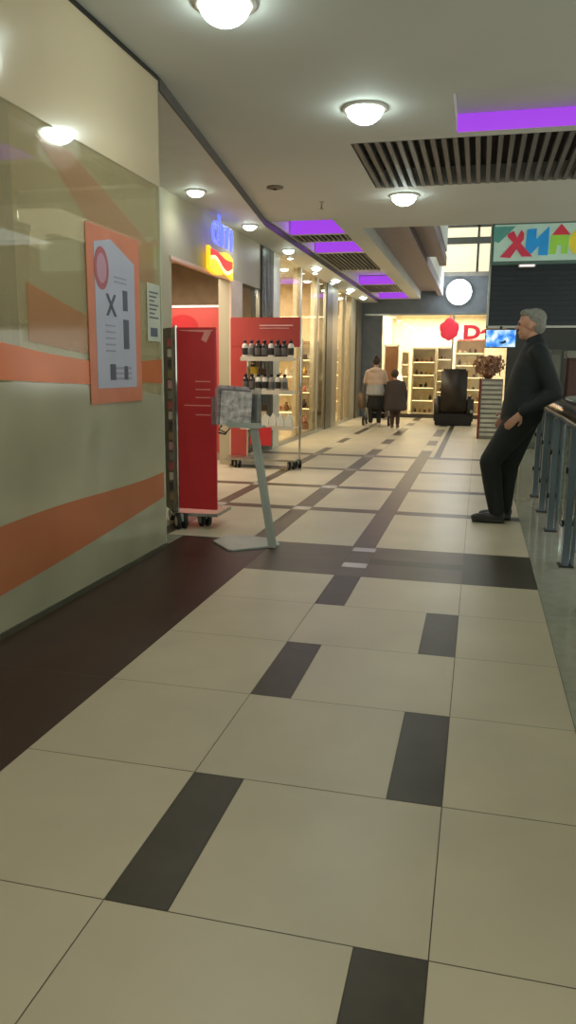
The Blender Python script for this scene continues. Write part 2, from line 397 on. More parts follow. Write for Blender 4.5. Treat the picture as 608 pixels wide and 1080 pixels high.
# downlights inside near shop
# poster
t = thing('poster', 'white phone poster with wide orange border on the near glass shop front', 'poster', (XW + .0045, 4.18, 1.06))
MB().box(0, .004, -.33, .33, -.03, .93).build('border', mat('poster_orange', (196, 118, 88), .3, var=.08), t)
MB().prism([(-.25, .055), (.25, .055), (.25, .78), (.10, .83), (-.05, .88), (-.25, .84)], 'x', .004, .006).build('sheet', mat('poster_white', (166, 166, 180), .3, var=.04), t)
ink = mat('poster_ink', (72, 76, 88), .4); inkl = mat('poster_ink_light', (140, 140, 154), .4)
def disc(y, z, r1, r2, n=28): return [(y + r1 * math.cos(2 * PI * i / n), z + r2 * math.sin(2 * PI * i / n)) for i in range(n)]
MB().prism(disc(-.17, .71, .085, .115), 'x', .006, .0072).build('roundel', mat('poster_red', (164, 88, 96), .3), t)
MB().prism(disc(-.17, .71, .058, .080), 'x', .0072, .008).build('roundel_face', mat('poster_pink', (176, 134, 148), .3), t)
MB().box(.006, .0085, .085, .145, .50, .615, .0008).build('phone_icon', ink, t)
MB().box(.006, .0085, .085, .155, .28, .45, .0008).build('phone_icon', ink, t)
q = MB(); q.prism([(-.13, .46), (-.10, .46), (.0, .58), (-.03, .58)], 'x', .006, .0075); q.prism([(-.03, .46), (0, .46), (-.10, .58), (-.13, .58)], 'x', .0077, .0085); q.build('cross_mark', ink, t)
q = MB()
for z in (.65, .675): q.box(.006, .007, -.02, .14, z, z + .010)
q.build('printed_heading', inkl, t); q = MB()
for i in range(5): q.box(.006, .007, -.14, -.02, .40 - i * .035, .41 - i * .035)
for i in range(3): q.box(.006, .007, -.10, .18, .16 - i * .03, .175 - i * .03)
q.build('printed_lines', inkl, t)
MB().box(.006, .0075, -.10, -.03, .10, .19).build('small_icon', ink, t); MB().box(.006, .0075, .08, .13, .10, .18).build('small_icon', ink, t)
t = thing('notice', 'narrow pale notice with dark print beside the poster at the glass edge', 'notice', (XW + .0045, 4.72, 1.40))
MB().box(0, .003, -.10, .10, 0, .36).build('sheet', mat('notice_paper', (178, 180, 160), .35), t)
q = MB()
for i in range(7): q.box(.003, .004, -.07, .07 - .03 * (i % 3), .30 - i * .026, .31 - i * .026)
q.box(.003, .0045, -.06, .05, .03, .085); q.build('print', ink, t)

# ---- left facade from the drugstore onward
def wall_seg(y0, y1, z0, z1, m=WALLB, x0=XF - .14, x1=XF): return MB().box(x0, x1, y0, y1, z0, z1)
b = MB()
b.box(XF - .14, XF, YE + .03, 7.55, 0, 2.955); b.box(XF - .14, XF, 7.55, 9.42, 2.34, 2.955); b.box(XF - .14, XF, 9.42, 10.84, 2.34, 2.955)
b.box(XF - .14, XF, 9.42, 9.98, 0, 2.34)
struct(b.build('wall_left', WALLB))
struct(MB().box(XF - .001, XF + .03, 9.42, 9.86, 0, 2.33).build('trim_9', mat('pale_pink_post', (214, 188, 170), .4)))
struct(MB().box(XF - .02, XF + .02, 7.50, 9.42, 2.31, 2.345).build('trim_10', mat('door_head', (222, 190, 175), .4)))
# dm window beside its opening
def shop_window(n, y0, y1, z0=.06, z1=2.34, m=None):
    m = m or glassmat('shop_glass', (236, 234, 224), .045)
    w = thing('window_%d' % n, None, None, (XF, (y0 + y1) / 2, 0)); w['kind'] = 'structure'; h = (y1 - y0) / 2
    MB().box(-.022, -.010, -h, h, z0, z1).build('glass_pane', m, w)
    MB().box(-.10, -.0, -h, h, 0, z0).build('sill', STEEL, w)
    MB().box(-.06, -.004, -h, -h + .025, z0, z1).box(-.06, -.004, h - .025, h, z0, z1).build('frame', STEEL, w)
    return w
shop_window(2, 9.98, 10.84)
# dark fluted pillar
b = MB(); b.box(XF - .14, XF + .01, 10.84, 11.50, 0, 2.955)
for i in range(9): b.box(XF + .01, XF + .03, 10.87 + i * .07, 10.905 + i * .07, .05, 2.94)
for z in range(18): b.box(XF + .01, XF + .022, 10.86, 11.48, .15 + z * .16, .18 + z * .16)
struct(b.build('wall_left', mat('fluted_grey', (92, 92, 84), .4, .3)))
PALE = mat('pale_column', (206, 202, 184), .4)
def column(y0, y1, m, prot=.0): return struct(MB().box(XF - .14, XF + prot, y0, y1, 0, 2.955, .008).build('wall_left', m))
column(11.50, 11.95, PALE, .004)
shop_window(3, 11.95, 13.40, z1=2.955); column(13.40, 13.50, PALE, 0.0)
shop_window(4, 13.50, 14.85, z1=2.955); column(14.85, 14.95, PALE, 0.0)
shop_window(5, 14.95, 15.72, z1=2.955)
column(15.72, 16.35, mat('dark_bronze_column', (104, 98, 84), .4, .2), .02); column(16.35, 17.0, mat('bronze_column', (164, 156, 134), .4, .15), .01)
shop_window(6, 17.0, 18.0, z1=2.955); column(18.0, 18.1, PALE, 0.0); shop_window(7, 18.1, 18.9, z1=2.955)
column(18.9, 19.6, mat('bronze_column', (164, 156, 134), .4, .15), .0); column(19.6, 20.48, mat('dark_bronze_column', (96, 88, 72), .3, .5), .04)
# party walls between shops
struct(MB().box(-4.9, XF - .14, 4.95, 5.05, 0, 3.0).box(-4.9, XF - .14, 11.3, 11.4, 0, 3.0).box(-4.9, XF - .14, 16.1, 16.2, 0, 3.0).box(-4.9, XF - .14, 20.3, 20.4, 0, 3.0).build('wall_inner', mat('cream_wall', (220, 196, 160), .6)))
# drugstore bulkhead and promotional wall inside its opening
struct(MB().box(-4.9, XF - .15, 7.2, 9.9, 2.60, 2.66).build('ceiling', mat('pink_ceiling', (226, 190, 176), .6)))
t = thing('promotion_wall', 'tall plain red promotional wall inside the drugstore opening', 'display wall', (-4.0, 9.86, 0))
MB().box(-.85, .72, 0, .06, 0, 2.02, .006).build('panel', REDM, t)
MB().box(-.85, .72, -.01, .07, 2.02, 2.05).build('top_rail', WHITE, t)
MB().box(-.85, .72, -.02, 0, 0, .1).build('plinth', STEEL, t)
MB().prism(disc(.1, 1.78, .22, .15), 'y', -.004, 0).build('printed_oval', mat('dark_red_print', (168, 30, 38), .4), t)

# dm neon sign
t = thing('shop_sign', 'glowing dm sign with blue neon letters over a red and yellow wave', 'sign', (XF + .05, 8.90, 2.30))
NEON = mat('blue_neon', (96, 110, 255), .4, emis=1.5)
text_obj('neon_letters', 'dm', .52, 0, NEON, t, (.05, -.03, .33), (PI / 2, 0, PI / 2), outline=.011, shear=.1, sx=1.2)
MB().tube([(.05, -.13, .70), (.05, -.16, .73), (.05, -.12, .76), (.05, -.09, .73)], .009).build('neon_stroke', NEON, t)
nn = 20
top = [(-.42 + .86 * i / nn, .29 - .05 * (i / nn) - .035 * math.sin(2 * PI * i / nn)) for i in range(nn + 1)]
bot = [(-.42 + .86 * i / nn, .045 - .05 * (i / nn) - .035 * math.sin(2 * PI * i / nn)) for i in range(nn + 1)]
MB().prism(bot + list(reversed(top)), 'x', -.01, .03).build('yellow_panel', mat('sign_yellow', (250, 205, 40), .4, emis=1.0), t)
def strip(a0, a1, k0, k1):
    up_, dn = [], []
    for i in range(nn + 1):
        s = i / nn; y = -.38 + .78 * s; base = .045 + .24 - .05 * s
        w = .05 * math.sin(2 * PI * s + .4)
        up_.append((y, base - a0 + w * k0)); dn.append((y, base - a1 + w * k1))
    return dn + list(reversed(up_))
MB().prism(strip(.03, .125, .3, 1.0), 'x', .03, .036).build('red_wave', mat('sign_red', (235, 60, 30), .4, emis=.9), t)
MB().prism(strip(.125, .165, 1.0, 1.0), 'x', .03, .038).build('pale_wave', mat('sign_cream', (255, 240, 170), .4, emis=1.2), t)

# ---- far shop front (end of the corridor)
YB = 20.5
struct(MB().box(-3.1, -2.56, YB, YB + .1, 0, 2.64).box(-3.1, 4.5, YB, YB + .12, 2.64, 3.62).build('wall_far', mat('far_fascia', (112, 118, 124), .5)))
struct(MB().box(-3.0, 4.5, YB - .03, YB + .02, 2.62, 2.67).build('trim_11', STEEL))
struct(MB().box(-3.1, 4.5, YB - .04, YB, 3.58, 3.68).build('trim_12', mat('slab_edge', (150, 145, 135), .5)))
CREAM = mat('far_shop_wall', (240, 228, 204), .6)
struct(MB().box(-4.9, 4.5, 23.4, 23.5, 0, 2.9).box(-2.66, -2.58, YB + .1, 23.4, 0, 2.9).box(-2.6, 4.5, YB + .12, 23.4, 2.80, 2.86).build('wall_far', CREAM))
w = thing('window_8', None, None, (0, YB, 0)); w['kind'] = 'structure'
MB().box(-2.56, -.74, .02, .032, .10, 2.62).box(-.70, 1.0, .02, .032, .10, 2.62).build('glass_pane', glassmat('far_glass', (240, 238, 228), .06), w)
MB().box(-.74, -.70, 0, .05, 0, 2.62).box(-2.57, -2.53, 0, .05, 0, 2.62).build('mullion', STEEL, w)
MB().box(-2.56, 1.0, 0, .06, 0, .10).build('sill', mat('dark_plinth', (70, 62, 52), .5), w)
# upper floor windows seen through the void
w = thing('window_9', None, None, (0, YB + .3, 0)); w['kind'] = 'structure'
MB().box(-1.25, .2, .10, .12, 3.68, 5.2).build('lit_floor_backdrop', mat('lit_backdrop', (250, 240, 205), .6, emis=.9), w)  # glowing sheet stands in for the lit upper floor behind the frames
MB().box(-1.25, .2, 0, .05, 3.68, 3.72).box(-1.25, .2, -.02, .05, 4.40, 4.56).box(-1.25, .2, 0, .05, 4.80, 4.86).box(-.24, -.18, 0, .05, 3.68, 5.2).box(.12, .2, 0, .05, 3.68, 5.2).box(-1.28, -1.22, 0, .05, 3.68, 5.2).build('frame', mat('window_frame_grey', (110, 112, 108), .4, .4), w)
struct(MB().box(-.8, 4.5, YB + .45, YB + .55, 3.6, 5.5).build('wall_far', mat('upper_wall', (150, 146, 132), .6)))
# floodlight on the beam
t = thing('floodlight', 'very bright white floodlight on the beam above the far shop', 'lamp', (-.62, YB - .10, 3.18))
MB().cyl((0, -.02, 0), (0, .05, 0), .32, .32, 32).build('housing', STEEL, t)
q = MB(); q.ell((0, -.03, 0), (.31, .13, .31), None, 3); q.build('lens', lamp('flood_lens', (240, 250, 255), 12), t, True)  # lens sized up to take in the glare around the lamp
light('POINT', (-.62, YB - .42, 3.18), 26, (.85, .95, 1), .25)

# ================================================================== LIGHT FITTINGS
LENS = lamp('lamp_lens', (235, 255, 248), 22)
def downlight(x, y, z, r, label, grp, drop=.035):
    t = thing('ceiling_lamp', label, 'ceiling lamp', (x, y, z), group=grp)
    q = MB(); q.lathe([(r * .99, -.001), (r * 1.22, -.001), (r * 1.25, -.010), (r * 1.0, -.016)]); q.build('rim', WHITE, t, True)
    q = MB(); q.ell((0, 0, -.006), (r, r, drop), None, 3); q.build('lens', LENS, t, True)  # lens widened and domed to give the lamp's bloom a shape
    return t
downlight(-.88, 5.72, ZC, .13, 'bright round ceiling lamp in front of the wide grey ceiling grille', 'round lamps in the main ceiling', .10)
downlight(-.87, 8.50, ZC, .13, 'bright round ceiling lamp just behind the wide grey ceiling grille', 'round lamps in the main ceiling', .10)
downlight(-1.34, 4.02, ZC, .13, 'round ceiling lamp cut by the top edge of the photo', 'round lamps in the main ceiling', .10)
ordn = ['nearest, left of the dm sign', 'second, just right of the dm sign', 'third, over the fluted grey pillar', 'fourth from the near end', 'fifth from the near end', 'sixth from the near end', 'farthest, by the back shop']
for y, o_ in zip(SPOT_Y, ordn): downlight(-2.83, y, 2.955, .085, 'small round soffit spotlight above the left shop fronts, ' + o_, 'spotlights in the soffit', .055)
# second row further inside the soffit at the windows
for k, y in enumerate([12.2, 14.1, 15.8, 17.8]): downlight(-3.0, y, 2.955, .05, 'tiny wall-washer spot at the glass, %s of four' % ['nearest', 'second', 'third', 'farthest'][k], 'wall-washer spots', .02)
t = thing('smoke_detector', 'flat dark round smoke detector on the ceiling above the dm sign', 'smoke detector', (-2.10, 7.87, ZC))
MB().lathe([(.085, -.0), (.085, -.012), (.06, -.02), (.03, -.022)]).build('base', mat('detector', (110, 100, 88), .5), t, True)
MB().lathe([(.02, -.022), (.02, -.03), (.005, -.032)]).build('sensor', BLACK, t, True)
t = thing('sprinkler', 'small sprinkler head hanging from the ceiling before the purple coffer', 'sprinkler', (-1.78, 8.65, ZC))
MB().lathe([(.03, 0), (.03, -.006), (.01, -.01), (.01, -.07)]).build('stem', STEEL, t, True)
MB().lathe([(.028, -.075), (.028, -.08), (.005, -.082)]).build('deflector', STEEL, t)

# ================================================================== RED RACK BY THE GLASS
t = thing('display_rack', 'tall red-sided display rack on casters at the end of the glass front', 'display rack', (-2.08, 5.5, 0))
MB().box(-.145, .165, 0, .022, .155, 1.53, .004).build('side_panel', RED, t)
MB().tube([(-.155, .0, .10), (-.155, .0, 1.545)], .013).build('post', CHROME, t)
MB().tube([(-.40, .30, .10), (-.40, .30, 1.545)], .013).build('post', CHROME, t)
q = MB(); q.prism([(-.165, .01), (-.19, .0), (-.44, .30), (-.40, .33)], 'z', .13, 1.53); q.build('peg_board', mat('pegboard', (120, 108, 92), .5, .2), t)
q = MB(); q.prism([(-.19, -.03), (.165, -.0), (.165, .35), (-.40, .35)], 'z', .10, .125); q.build('base_frame', STEEL, t)
def caster(parent, x, y, r=.055, rz=0.0):
    q = MB()
    for s in (-1, 1): q.cyl((s * .026 - .012, 0, r), (s * .026 + .012, 0, r), r, r, 20)
    w_ = q.rot(rz).build('caster', RUBBER, parent, False, (x, y, 0))
    q = MB()
    for s in (-1, 1): q.cyl((s * .040, 0, r), (s * .0405, 0, r), r * .62, r * .62, 16)
    q.cyl((-.04, 0, r), (.04, 0, r), .008, .008); q.box(-.012, .012, -.03, .03, r, r * 1.9)
    q.rot(rz).build('caster_hub', mat('hub_grey', (170, 170, 160), .4), w_)
caster(t, -.12, -.03, .062, .7); caster(t, .02, .12, .062, .7); caster(t, -.30, .28, .05, .7)
q = MB()
for i, z in enumerate([1.13, 1.07, 1.01, .95, .88]): q.box(.0 - (.09 if i == 3 else 0), .12, -.0015, 0, z, z + .008)
q.build('printed_lines', mat('print_pink', (232, 150, 140), .4), t)
MB().prism([(-.13, 1.512), (.15, 1.512), (.13, 1.50), (.09, 1.42), (.05, 1.44), (.075, 1.495), (-.10, 1.505)], 'y', -.002, 0).build('printed_swoosh', mat('print_pink', (232, 150, 140), .4), t)
# packs hanging down the rack's narrow front, each a thing
pc = [(170, 84, 80), (190, 176, 156), (72, 68, 68), (140, 118, 78), (186, 138, 134), (128, 120, 110)]
for k in range(16):
    z = 1.42 - k * .078
    pm = mat('pack_%d' % (k % 6), pc[k % 6], .35)
    o = MB().box(-.016, .016, -.012, .0, -.030, .030, .003).build('hanging_pack', pm); o.location = (-2.08 - .205, 5.5 + .005, z); o.rotation_euler = (0, 0, .0)
    word = ['red', 'cream', 'black', 'ochre', 'pink', 'grey'][k % 6]
    tag(o, '%s blister pack on the narrow side of the red rack, row %s down' % (word, ['one', 'two', 'three', 'four', 'five', 'six', 'seven', 'eight', 'nine', 'ten', 'eleven', 'twelve', 'thirteen', 'fourteen', 'fifteen', 'sixteen'][k]), 'pack', 'blister packs on the red rack')

# ================================================================== LEAFLET STAND
t = thing('leaflet_stand', 'slanted grey metal leaflet stand with angled base plate on the brown band', 'stand', (-1.45, 5.02, 0))
GREYM = mat('grey_metal', (168, 174, 164), .4, .1)
MB().prism([(-.355, .07), (-.17, -.155), (-.13, -.16), (.10, .03), (.14, .07), (.12, .14), (.05, .25), (-.16, .31), (-.31, .29)], 'z', 0.001, .012).build('base_plate', GREYM, t)
q = MB(); q.prism([(.085, 0.010), (.135, 0.010), (-.005, .85), (-.055, .85)], 'y', -.022, .022); q.build('pole', GREYM, t)
q = MB(); q.box(-.17, .06, -.09, .05, 0, .012).box(-.17, .06, -.095, -.085, 0, .035)
tr_ = q.build('tray', GREYM, t, False, (-.02, 0, .84)); 
q = MB(); q.box(-.31, .02, .01, .016, .85, 1.10).box(-.31, -.305, -.06, .016, .85, 1.04).box(.015, .02, -.06, .016, .85, 1.04); q.build('clear_holder', glassmat('acrylic', (220, 222, 218), .2, .05, .22, (190, 190, 190)), t)
LB = [((150, 142, 140), 'grey'), ((150, 134, 138), 'mauve'), ((96, 92, 98), 'dark grey'), ((172, 166, 162), 'pale grey')]
for k in range(4):
    q = MB(); q.prism([(-.115 + .0, 0), (.105, 0), (.115, .255 - .01 * k), (-.10, .27 - .012 * k)], 'y', 0, .010)
    o = q.build('leaflet', mat('leaflet_%d' % k, tuple(v + 18 for v in LB[k][0]), .4, var=.55, scale=26)); o.location = (-1.625 + .012 * k, 5.012 - .014 * k - .012, .853); o.rotation_euler = (0, 0, 0)
    tag(o, '%s printed leaflet in the stand holder, %s' % (LB[k][1], ['at the back', 'second from the back', 'second from the front', 'foremost'][k]), 'leaflet', 'leaflets in the slanted stand')
# tag ribbons hanging below the holder
q = MB(); q.tube([(-.25, -.02, .85), (-.27, -.03, .82), (-.22, -.03, .80), (-.19, -.03, .83), (-.22, -.04, .79), (-.27, -.04, .80)], .006)
q.build('cable_loop', BLACK, t)

# ================================================================== SECOND DISPLAY: RED HEADER, BOTTLES
t = thing('display_shelf', 'wheeled display shelf with red header board, bottles and jugs on its shelves', 'display shelf', (-2.62, 9.25, 0))
MB().box(-.46, .44, .16, .185, 1.50, 1.86, .004).build('header_board', REDM, t)
MB().box(-.46, -.235, .16, .185, .12, 1.50, .004).build('red_side_board', REDM, t)
for x in (.45, -.24):
    for y in (.17,): MB().tube([(x, y, .09), (x, y, 1.86 if x > 0 else 1.5)], .013).build('post', CHROME, t)
SH = glassmat('shelf_acrylic', (214, 210, 200), .12, .05, .4, (200, 195, 182))
for z in (1.355, .955, .52):
    s_ = MB().box(-.235, .44, -.14, .16, z - .012, z).build('shelf', mat('shelf_cream', (196, 186, 164), .4), t)
    MB().box(-.235, .44, -.146, -.14, z - .03, z + .022).build('price_rail', mat('price_rail', (205, 196, 178), .3), s_)
MB().box(-.46, .46, -.12, .19, .10, .125).build('base_frame', STEEL, t)
q = MB(); q.box(-.10, .17, -.17, -.155, .30, .525); q.build('red_price_card', RED, t)
q = MB(); q.box(-.08, .35, .155, .1595, 1.755, 1.768).box(-.08, .30, .155, .1595, 1.725, 1.732); q.build('header_print', mat('print_pink2', (232, 190, 184), .4), t)
for x, y in ((-.40, .1), (.40, -.06), (.44, .12), (-.3, -.06)): caster(t, x, y, .052, .5)
DK = mat('dark_bottle', (42, 34, 34), .25, coat=.4); WB = mat('white_bottle', (214, 208, 196), .35); GB = mat('grey_bottle', (150, 146, 134), .3); LBL = mat('black_label', (38, 36, 36), .5)
def bottle(kind, loc, label, grp, h=.165, r=.034):
    h *= 1.17; r *= 1.10
    bm_, nm = {'d': (DK, 'dark'), 'w': (WB, 'white'), 'g': (GB, 'grey')}[kind]
    t = thing('bottle', label, 'bottle', loc, group=grp)
    MB().lathe([(r * .95, 0), (r, .006), (r, h * .74), (r * .85, h * .82), (r * .42, h * .88), (r * .42, h * .92)]).build('body', bm_, t, True)
    MB().lathe([(r * .55, h * .90), (r * .55, h * 1.04), (r * .4, h * 1.07)]).build('cap', BLACK, t, True)
    q = MB(); q.lathe([(r * 1.01, h * .2), (r * 1.02, h * .21), (r * 1.02, h * .6), (r * 1.01, h * .61)]); q.build('label_wrap', LBL if kind == 'w' else mat('grey_label', (90, 84, 82), .5), t, True)
    return t
pos = ['leftmost', 'second', 'third', 'fourth', 'fifth', 'sixth', 'seventh', 'rightmost']
nmk = {'d': 'dark', 'w': 'white', 'g': 'grey'}
for k, c in enumerate('wgddwddw'):
    bottle(c, (-2.82 + k * .083, 9.19, 1.356), '%s bottle with black cap on the top shelf, %s from the left' % (nmk[c], pos[k]), 'bottles on the top shelf', .175, .037 if c == 'd' else .033)
for k, c in enumerate('ddwwgwg'):
    bottle(c, (-2.81 + k * .083, 9.18, .956), '%s bottle with black cap on the middle shelf, %s from the left' % (nmk[c], pos[k]), 'bottles on the middle shelf', .17, .034)
def jug(loc, label):
    t = thing('jug', label, 'jug', loc, group='white jugs on the bottom shelf')
    MB().prism([(-.045, 0), (.045, 0), (.047, .085), (.018, .15), (-.014, .15), (-.047, .085)], 'y', -.04, .04).build('body', mat('jug_white', (224, 222, 206), .35), t)
    MB().cyl((0, 0, .15), (0, 0, .172), .014).build('cap', WHITE, t)
    MB().tube([(.02, 0, .145), (.052, 0, .12), (.05, 0, .06)], .006).build('handle', WHITE, t)
for k in range(4): jug((-2.55 + k * .098, 9.17, .521), 'white plastic jug on the bottom shelf of the red-headed display, %s' % ['leftmost', 'second from the left', 'third from the left', 'rightmost'][k])
for k, (x, z, c, l, w_, h_) in enumerate([(-2.74, .956, (200, 170, 50), 'yellow packet standing behind the dark bottles on the middle shelf', .09, .30), (-2.63, .956, (90, 70, 58), 'brown packet behind the white bottles on the middle shelf', .10, .28), (-2.62, .521, (80, 66, 56), 'brown carton at the back of the bottom shelf', .12, .27)]):
    t = thing('packet', l, 'packet', (x, 9.33, z)); MB().box(-w_ / 2, w_ / 2, -.03, .03, 0, h_, .006).build('carton', mat('packet_%d' % k, c, .4), t); MB().box(-w_ * .4, w_ * .4, -.032, -.03, h_ * .3, h_ * .7).build('print', mat('packet_print', (220, 206, 170), .5), t)

# ================================================================== SHOP GOODS
GOODM = [mat('good_cream', (232, 214, 176), .35), mat('good_brown', (120, 84, 54), .4), mat('good_white', (236, 232, 220), .3), mat('good_gold', (206, 166, 90), .3, .5), mat('good_dark', (66, 54, 46), .4), mat('good_rose', (206, 128, 110), .4)]
GN = ['cream', 'brown', 'white', 'golden', 'dark', 'rose']
def good_mesh(kind, m):
    q = MB()
    if kind == 'vase': q.lathe([(.035, 0), (.06, .03), (.07, .09), (.045, .15), (.025, .18), (.04, .21)], n=12)
    elif kind == 'box': q.box(-.06, .06, -.045, .045, 0, .11, .006); q.box(-.063, .063, -.048, .048, .09, .118, .004)
    elif kind == 'bowl': q.lathe([(.035, 0), (.04, .01), (.09, .07), (.10, .09), (.092, .09), (.03, .02)], n=14)
    elif kind == 'jar': q.lathe([(.045, 0), (.05, .02), (.05, .10), (.035, .12), (.035, .14), (.012, .15), (.015, .17)], n=12)
    return q
PROT = {}
def good(kind, ci, loc, label, grp, s=1.0):
    key = (kind, ci)
    if key not in PROT:
        o = good_mesh(kind, None).build(kind if kind != 'box' else 'gift_box', GOODM[ci], None, kind != 'box'); PROT[key] = o
    else: o = PROT[key].copy(); COL.objects.link(o)
    if kind == 'bowl': s *= .8
    o.location = loc; o.scale = (s, s, s); tag(o, label, 'gift box' if kind == 'box' else kind, grp); return o
KINDS = ['vase', 'box', 'bowl', 'jar']
def cabinet(name, label, x, y, w, h, d, nsh, rz, frame_m, place, per, led=True, z0=.1, back=True, lit=5.0):
    t = thing('display_cabinet', label, 'cabinet', (x, y, 0), rz)
    MB().box(-w / 2, w / 2, -d / 2, d / 2, 0, z0, .004).build('plinth', frame_m, t)
    MB().box(-w / 2, -w / 2 + .03, -d / 2, d / 2, z0, h).build('side', frame_m, t); MB().box(w / 2 - .03, w / 2, -d / 2, d / 2, z0, h).build('side', frame_m, t)
    MB().box(-w / 2, w / 2, -d / 2, d / 2, h, h + .04).build('top', frame_m, t)
    if back: MB().box(-w / 2 + .03, w / 2 - .03, d / 2 - .02, d / 2, z0, h).build('back_panel', mat('cab_back', (246, 236, 214), .5), t)
    step = (h - z0) / nsh; R = Matrix.Rotation(rz, 3, 'Z')
    for k in range(nsh):
        z = z0 + k * step
        s_ = MB().box(-w / 2 + .03, w / 2 - .03, -d / 2 + .01, d / 2 - .02, z, z + .018).build('shelf', frame_m, t)
        if led and k: MB().box(-w / 2 + .04, w / 2 - .04, -d / 2 + .02, -d / 2 + .035, z - .012, z).build('led_strip', lamp('led_warm', (255, 226, 170), lit), s_)
        used = set()
        for i in range(per):
            px_ = -w / 2 + .12 + (w - .24) * (i / (per - 1) if per > 1 else .5)
            kd = random.choice(KINDS); ci = random.randrange(6)
            p = Vector((x, y, 0)) + R @ Vector((px_, -.02, 0)); s = min(.95, (step - .05) / .22, (w - .2) / per / .17)
            lab = '%s %s on the %s shelf, %s from left, %s' % (GN[ci], 'gift box' if kd == 'box' else kd, ['lowest', 'second', 'third', 'fourth', 'fifth', 'sixth'][k], ['first', 'second', 'third', 'fourth', 'fifth', 'sixth'][i], place)
            good(kd, ci, (p.x, p.y, z + .0185), lab, 'goods in the ' + place, s)
    return t
CW = mat('cabinet_white', (236, 226, 204), .4); CB = mat('cabinet_brown', (126, 84, 54), .5)
cabinet('a', 'white glass display cabinet in the middle of the back shop window', -1.46, 21.1, .62, 1.78, .4, 5, 0, CW, 'middle back cabinet', 4)
cabinet('b', 'white open shelf unit right of the middle cabinet in the back shop', -.93, 21.15, .40, 1.80, .35, 6, 0, CW, 'narrow back shelf', 3)
cabinet('c', 'wide white shelf unit at the right of the back shop window', -.28, 21.3, .76, 2.0, .35, 6, 0, CW, 'right back shelf', 5)
cabinet('d', 'slim pale shelf beside the brown mirror in the back shop', -1.98, 21.4, .22, 1.7, .3, 5, 0, CW, 'slim back shelf', 1)
# window displays of the side shops: shelves facing the corridor
for k, (y, lab, pl) in enumerate([(14.2, 'warm lit goods shelf behind the first shop window past the fluted pillar', 'first side window'), (15.72, 'warm lit goods shelf at the far end of the first window bay', 'second side window'), (19.85, 'warm lit goods shelf behind the window beyond the bronze column', 'third side window')]):
    cabinet('s', lab, -3.76, y, 1.0, 1.75, .3, 5, 0, CW if k != 1 else CB, pl, 6, lit=5.0)
t = thing('door_mirror', 'tall brown panel with pale frame at the left of the back shop', 'panel', (-2.33, 21.0, 0))
MB().box(-.17, .17, 0, .04, .0, 1.85, .004).build('leaf', CB, t); MB().box(-.2, -.17, -.01, .05, 0, 1.9).box(.17, .2, -.01, .05, 0, 1.9).box(-.2, .2, -.01, .05, 1.85, 1.9).build('frame', WHITE, t)
t = thing('table_lamp', 'small white table lamp glowing beside the brown panel in the back shop', 'lamp', (-2.1, 20.78, 0))
MB().lathe([(.09, 0), (.09, .02), (.02, .04), (.02, .95), (.01, .97)]).build('stem', CHROME, t, True)
MB().lathe([(.12, .95), (.07, 1.12), (.06, 1.12)]).build('lamp_shade', lamp('lampshade', (255, 240, 205), 2.2), t, True)
# red emblem and lettering
REDE = mat('red_letter', (232, 60, 78), .4, emis=.5)
t = thing('shop_emblem', 'lumpy red emblem hung on the glass of the back shop', 'emblem', (-.82, YB - .03, 2.27))
q = MB()
for a, r, s in [(90, .13, .15), (20, .11, .16), (160, .11, .16), (-40, .11, .15), (-135, .12, .15), (0, 0, .18), (-90, .14, .13)]:
    q.ell((r * math.cos(math.radians(a)), 0, r * math.sin(math.radians(a)) * 1.15), (s, .035, s), None, 2)
q.fused('emblem_body', REDE, t, .015, 3)
MB().tube([(.0, 0, .28), (.02, 0, .34)], .012).build('stalk', REDE, t)
t = thing('shop_lettering', 'red letters De on the back shop beside the lumpy emblem', 'lettering', (-.22, YB - .03, 2.04))
text_obj('letters', 'De', .46, .02, REDE, t, (.10, 0, 0), (PI / 2, 0, 0), sx=1.25, bold=.022)
MB().box(-.36, .40, .0, .02, -.06, -.03).build('underline', REDE, t)
for k, (x, z) in enumerate([(-.5, 1.55), (-.25, 1.45), (-.02, 1.6)]):
    pass

# ================================================================== RIGHT SIDE: dark kiosk front with sign
YK = 12.0
struct(MB().box(.05, 4.5, YK, YK + .5, 1.87, 2.74).box(.05, 4.5, YK + .06, YK + .5, 2.74, 3.40).build('wall_right', DARKW))
struct(MB().box(.05, 4.5, YK - .02, YK + .02, 1.86, 1.89).box(.05, .08, YK - .02, YK, 1.87, 3.36).build('trim_13', STEEL))
struct(MB().box(.5, 4.5, 16.2, 16.3, 0, 5.4).build('wall_right', mat('kiosk_back', (58, 60, 56), .6)))
q = MB()
for i in range(11): q.box(.09, 4.4, YK - .012, YK, 1.96 + i * .07, 1.985 + i * .07)
struct(q.build('trim_14', mat('shutter_slats', (38, 46, 50), .35, .3)))
def sx(px): return .06 + (px - 520) * .01310
def sz(py): return 3.305 - (py - 238) * .01310
t = thing('shop_sign', 'light box sign with big cut-paper letters red, blue, green and yellow', 'sign', (0, YK, 0))
MB().box(.07, 3.1, -.10, .05, 2.74, 3.34, .01).build('light_box', mat('sign_frame', (92, 120, 112), .4), t)
q = MB(); q.box(.10, 3.07, -.105, -.10, 2.79, 3.29); q.build('face', mat('sign_face', (176, 206, 190), .4, emis=.22), t)
q = MB(); q.prism([(sx(522), sz(241)), (sx(545), sz(241)), (sx(528), sz(258)), (sx(522), sz(256))], 'y', -.1085, -.105); q.build('teal_patch', mat('sign_teal', (90, 160, 150), .4, emis=.12), t)
S = lambda l: [(sx(a), sz(c)) for a, c in l]
SR = mat('sgn_red', (196, 52, 74), .4, emis=.22); SB = mat('sgn_blue', (30, 140, 205), .4, emis=.25); SG = mat('sgn_green', (140, 196, 70), .4, emis=.25); SY = mat('sgn_yellow', (214, 196, 50), .4, emis=.25)
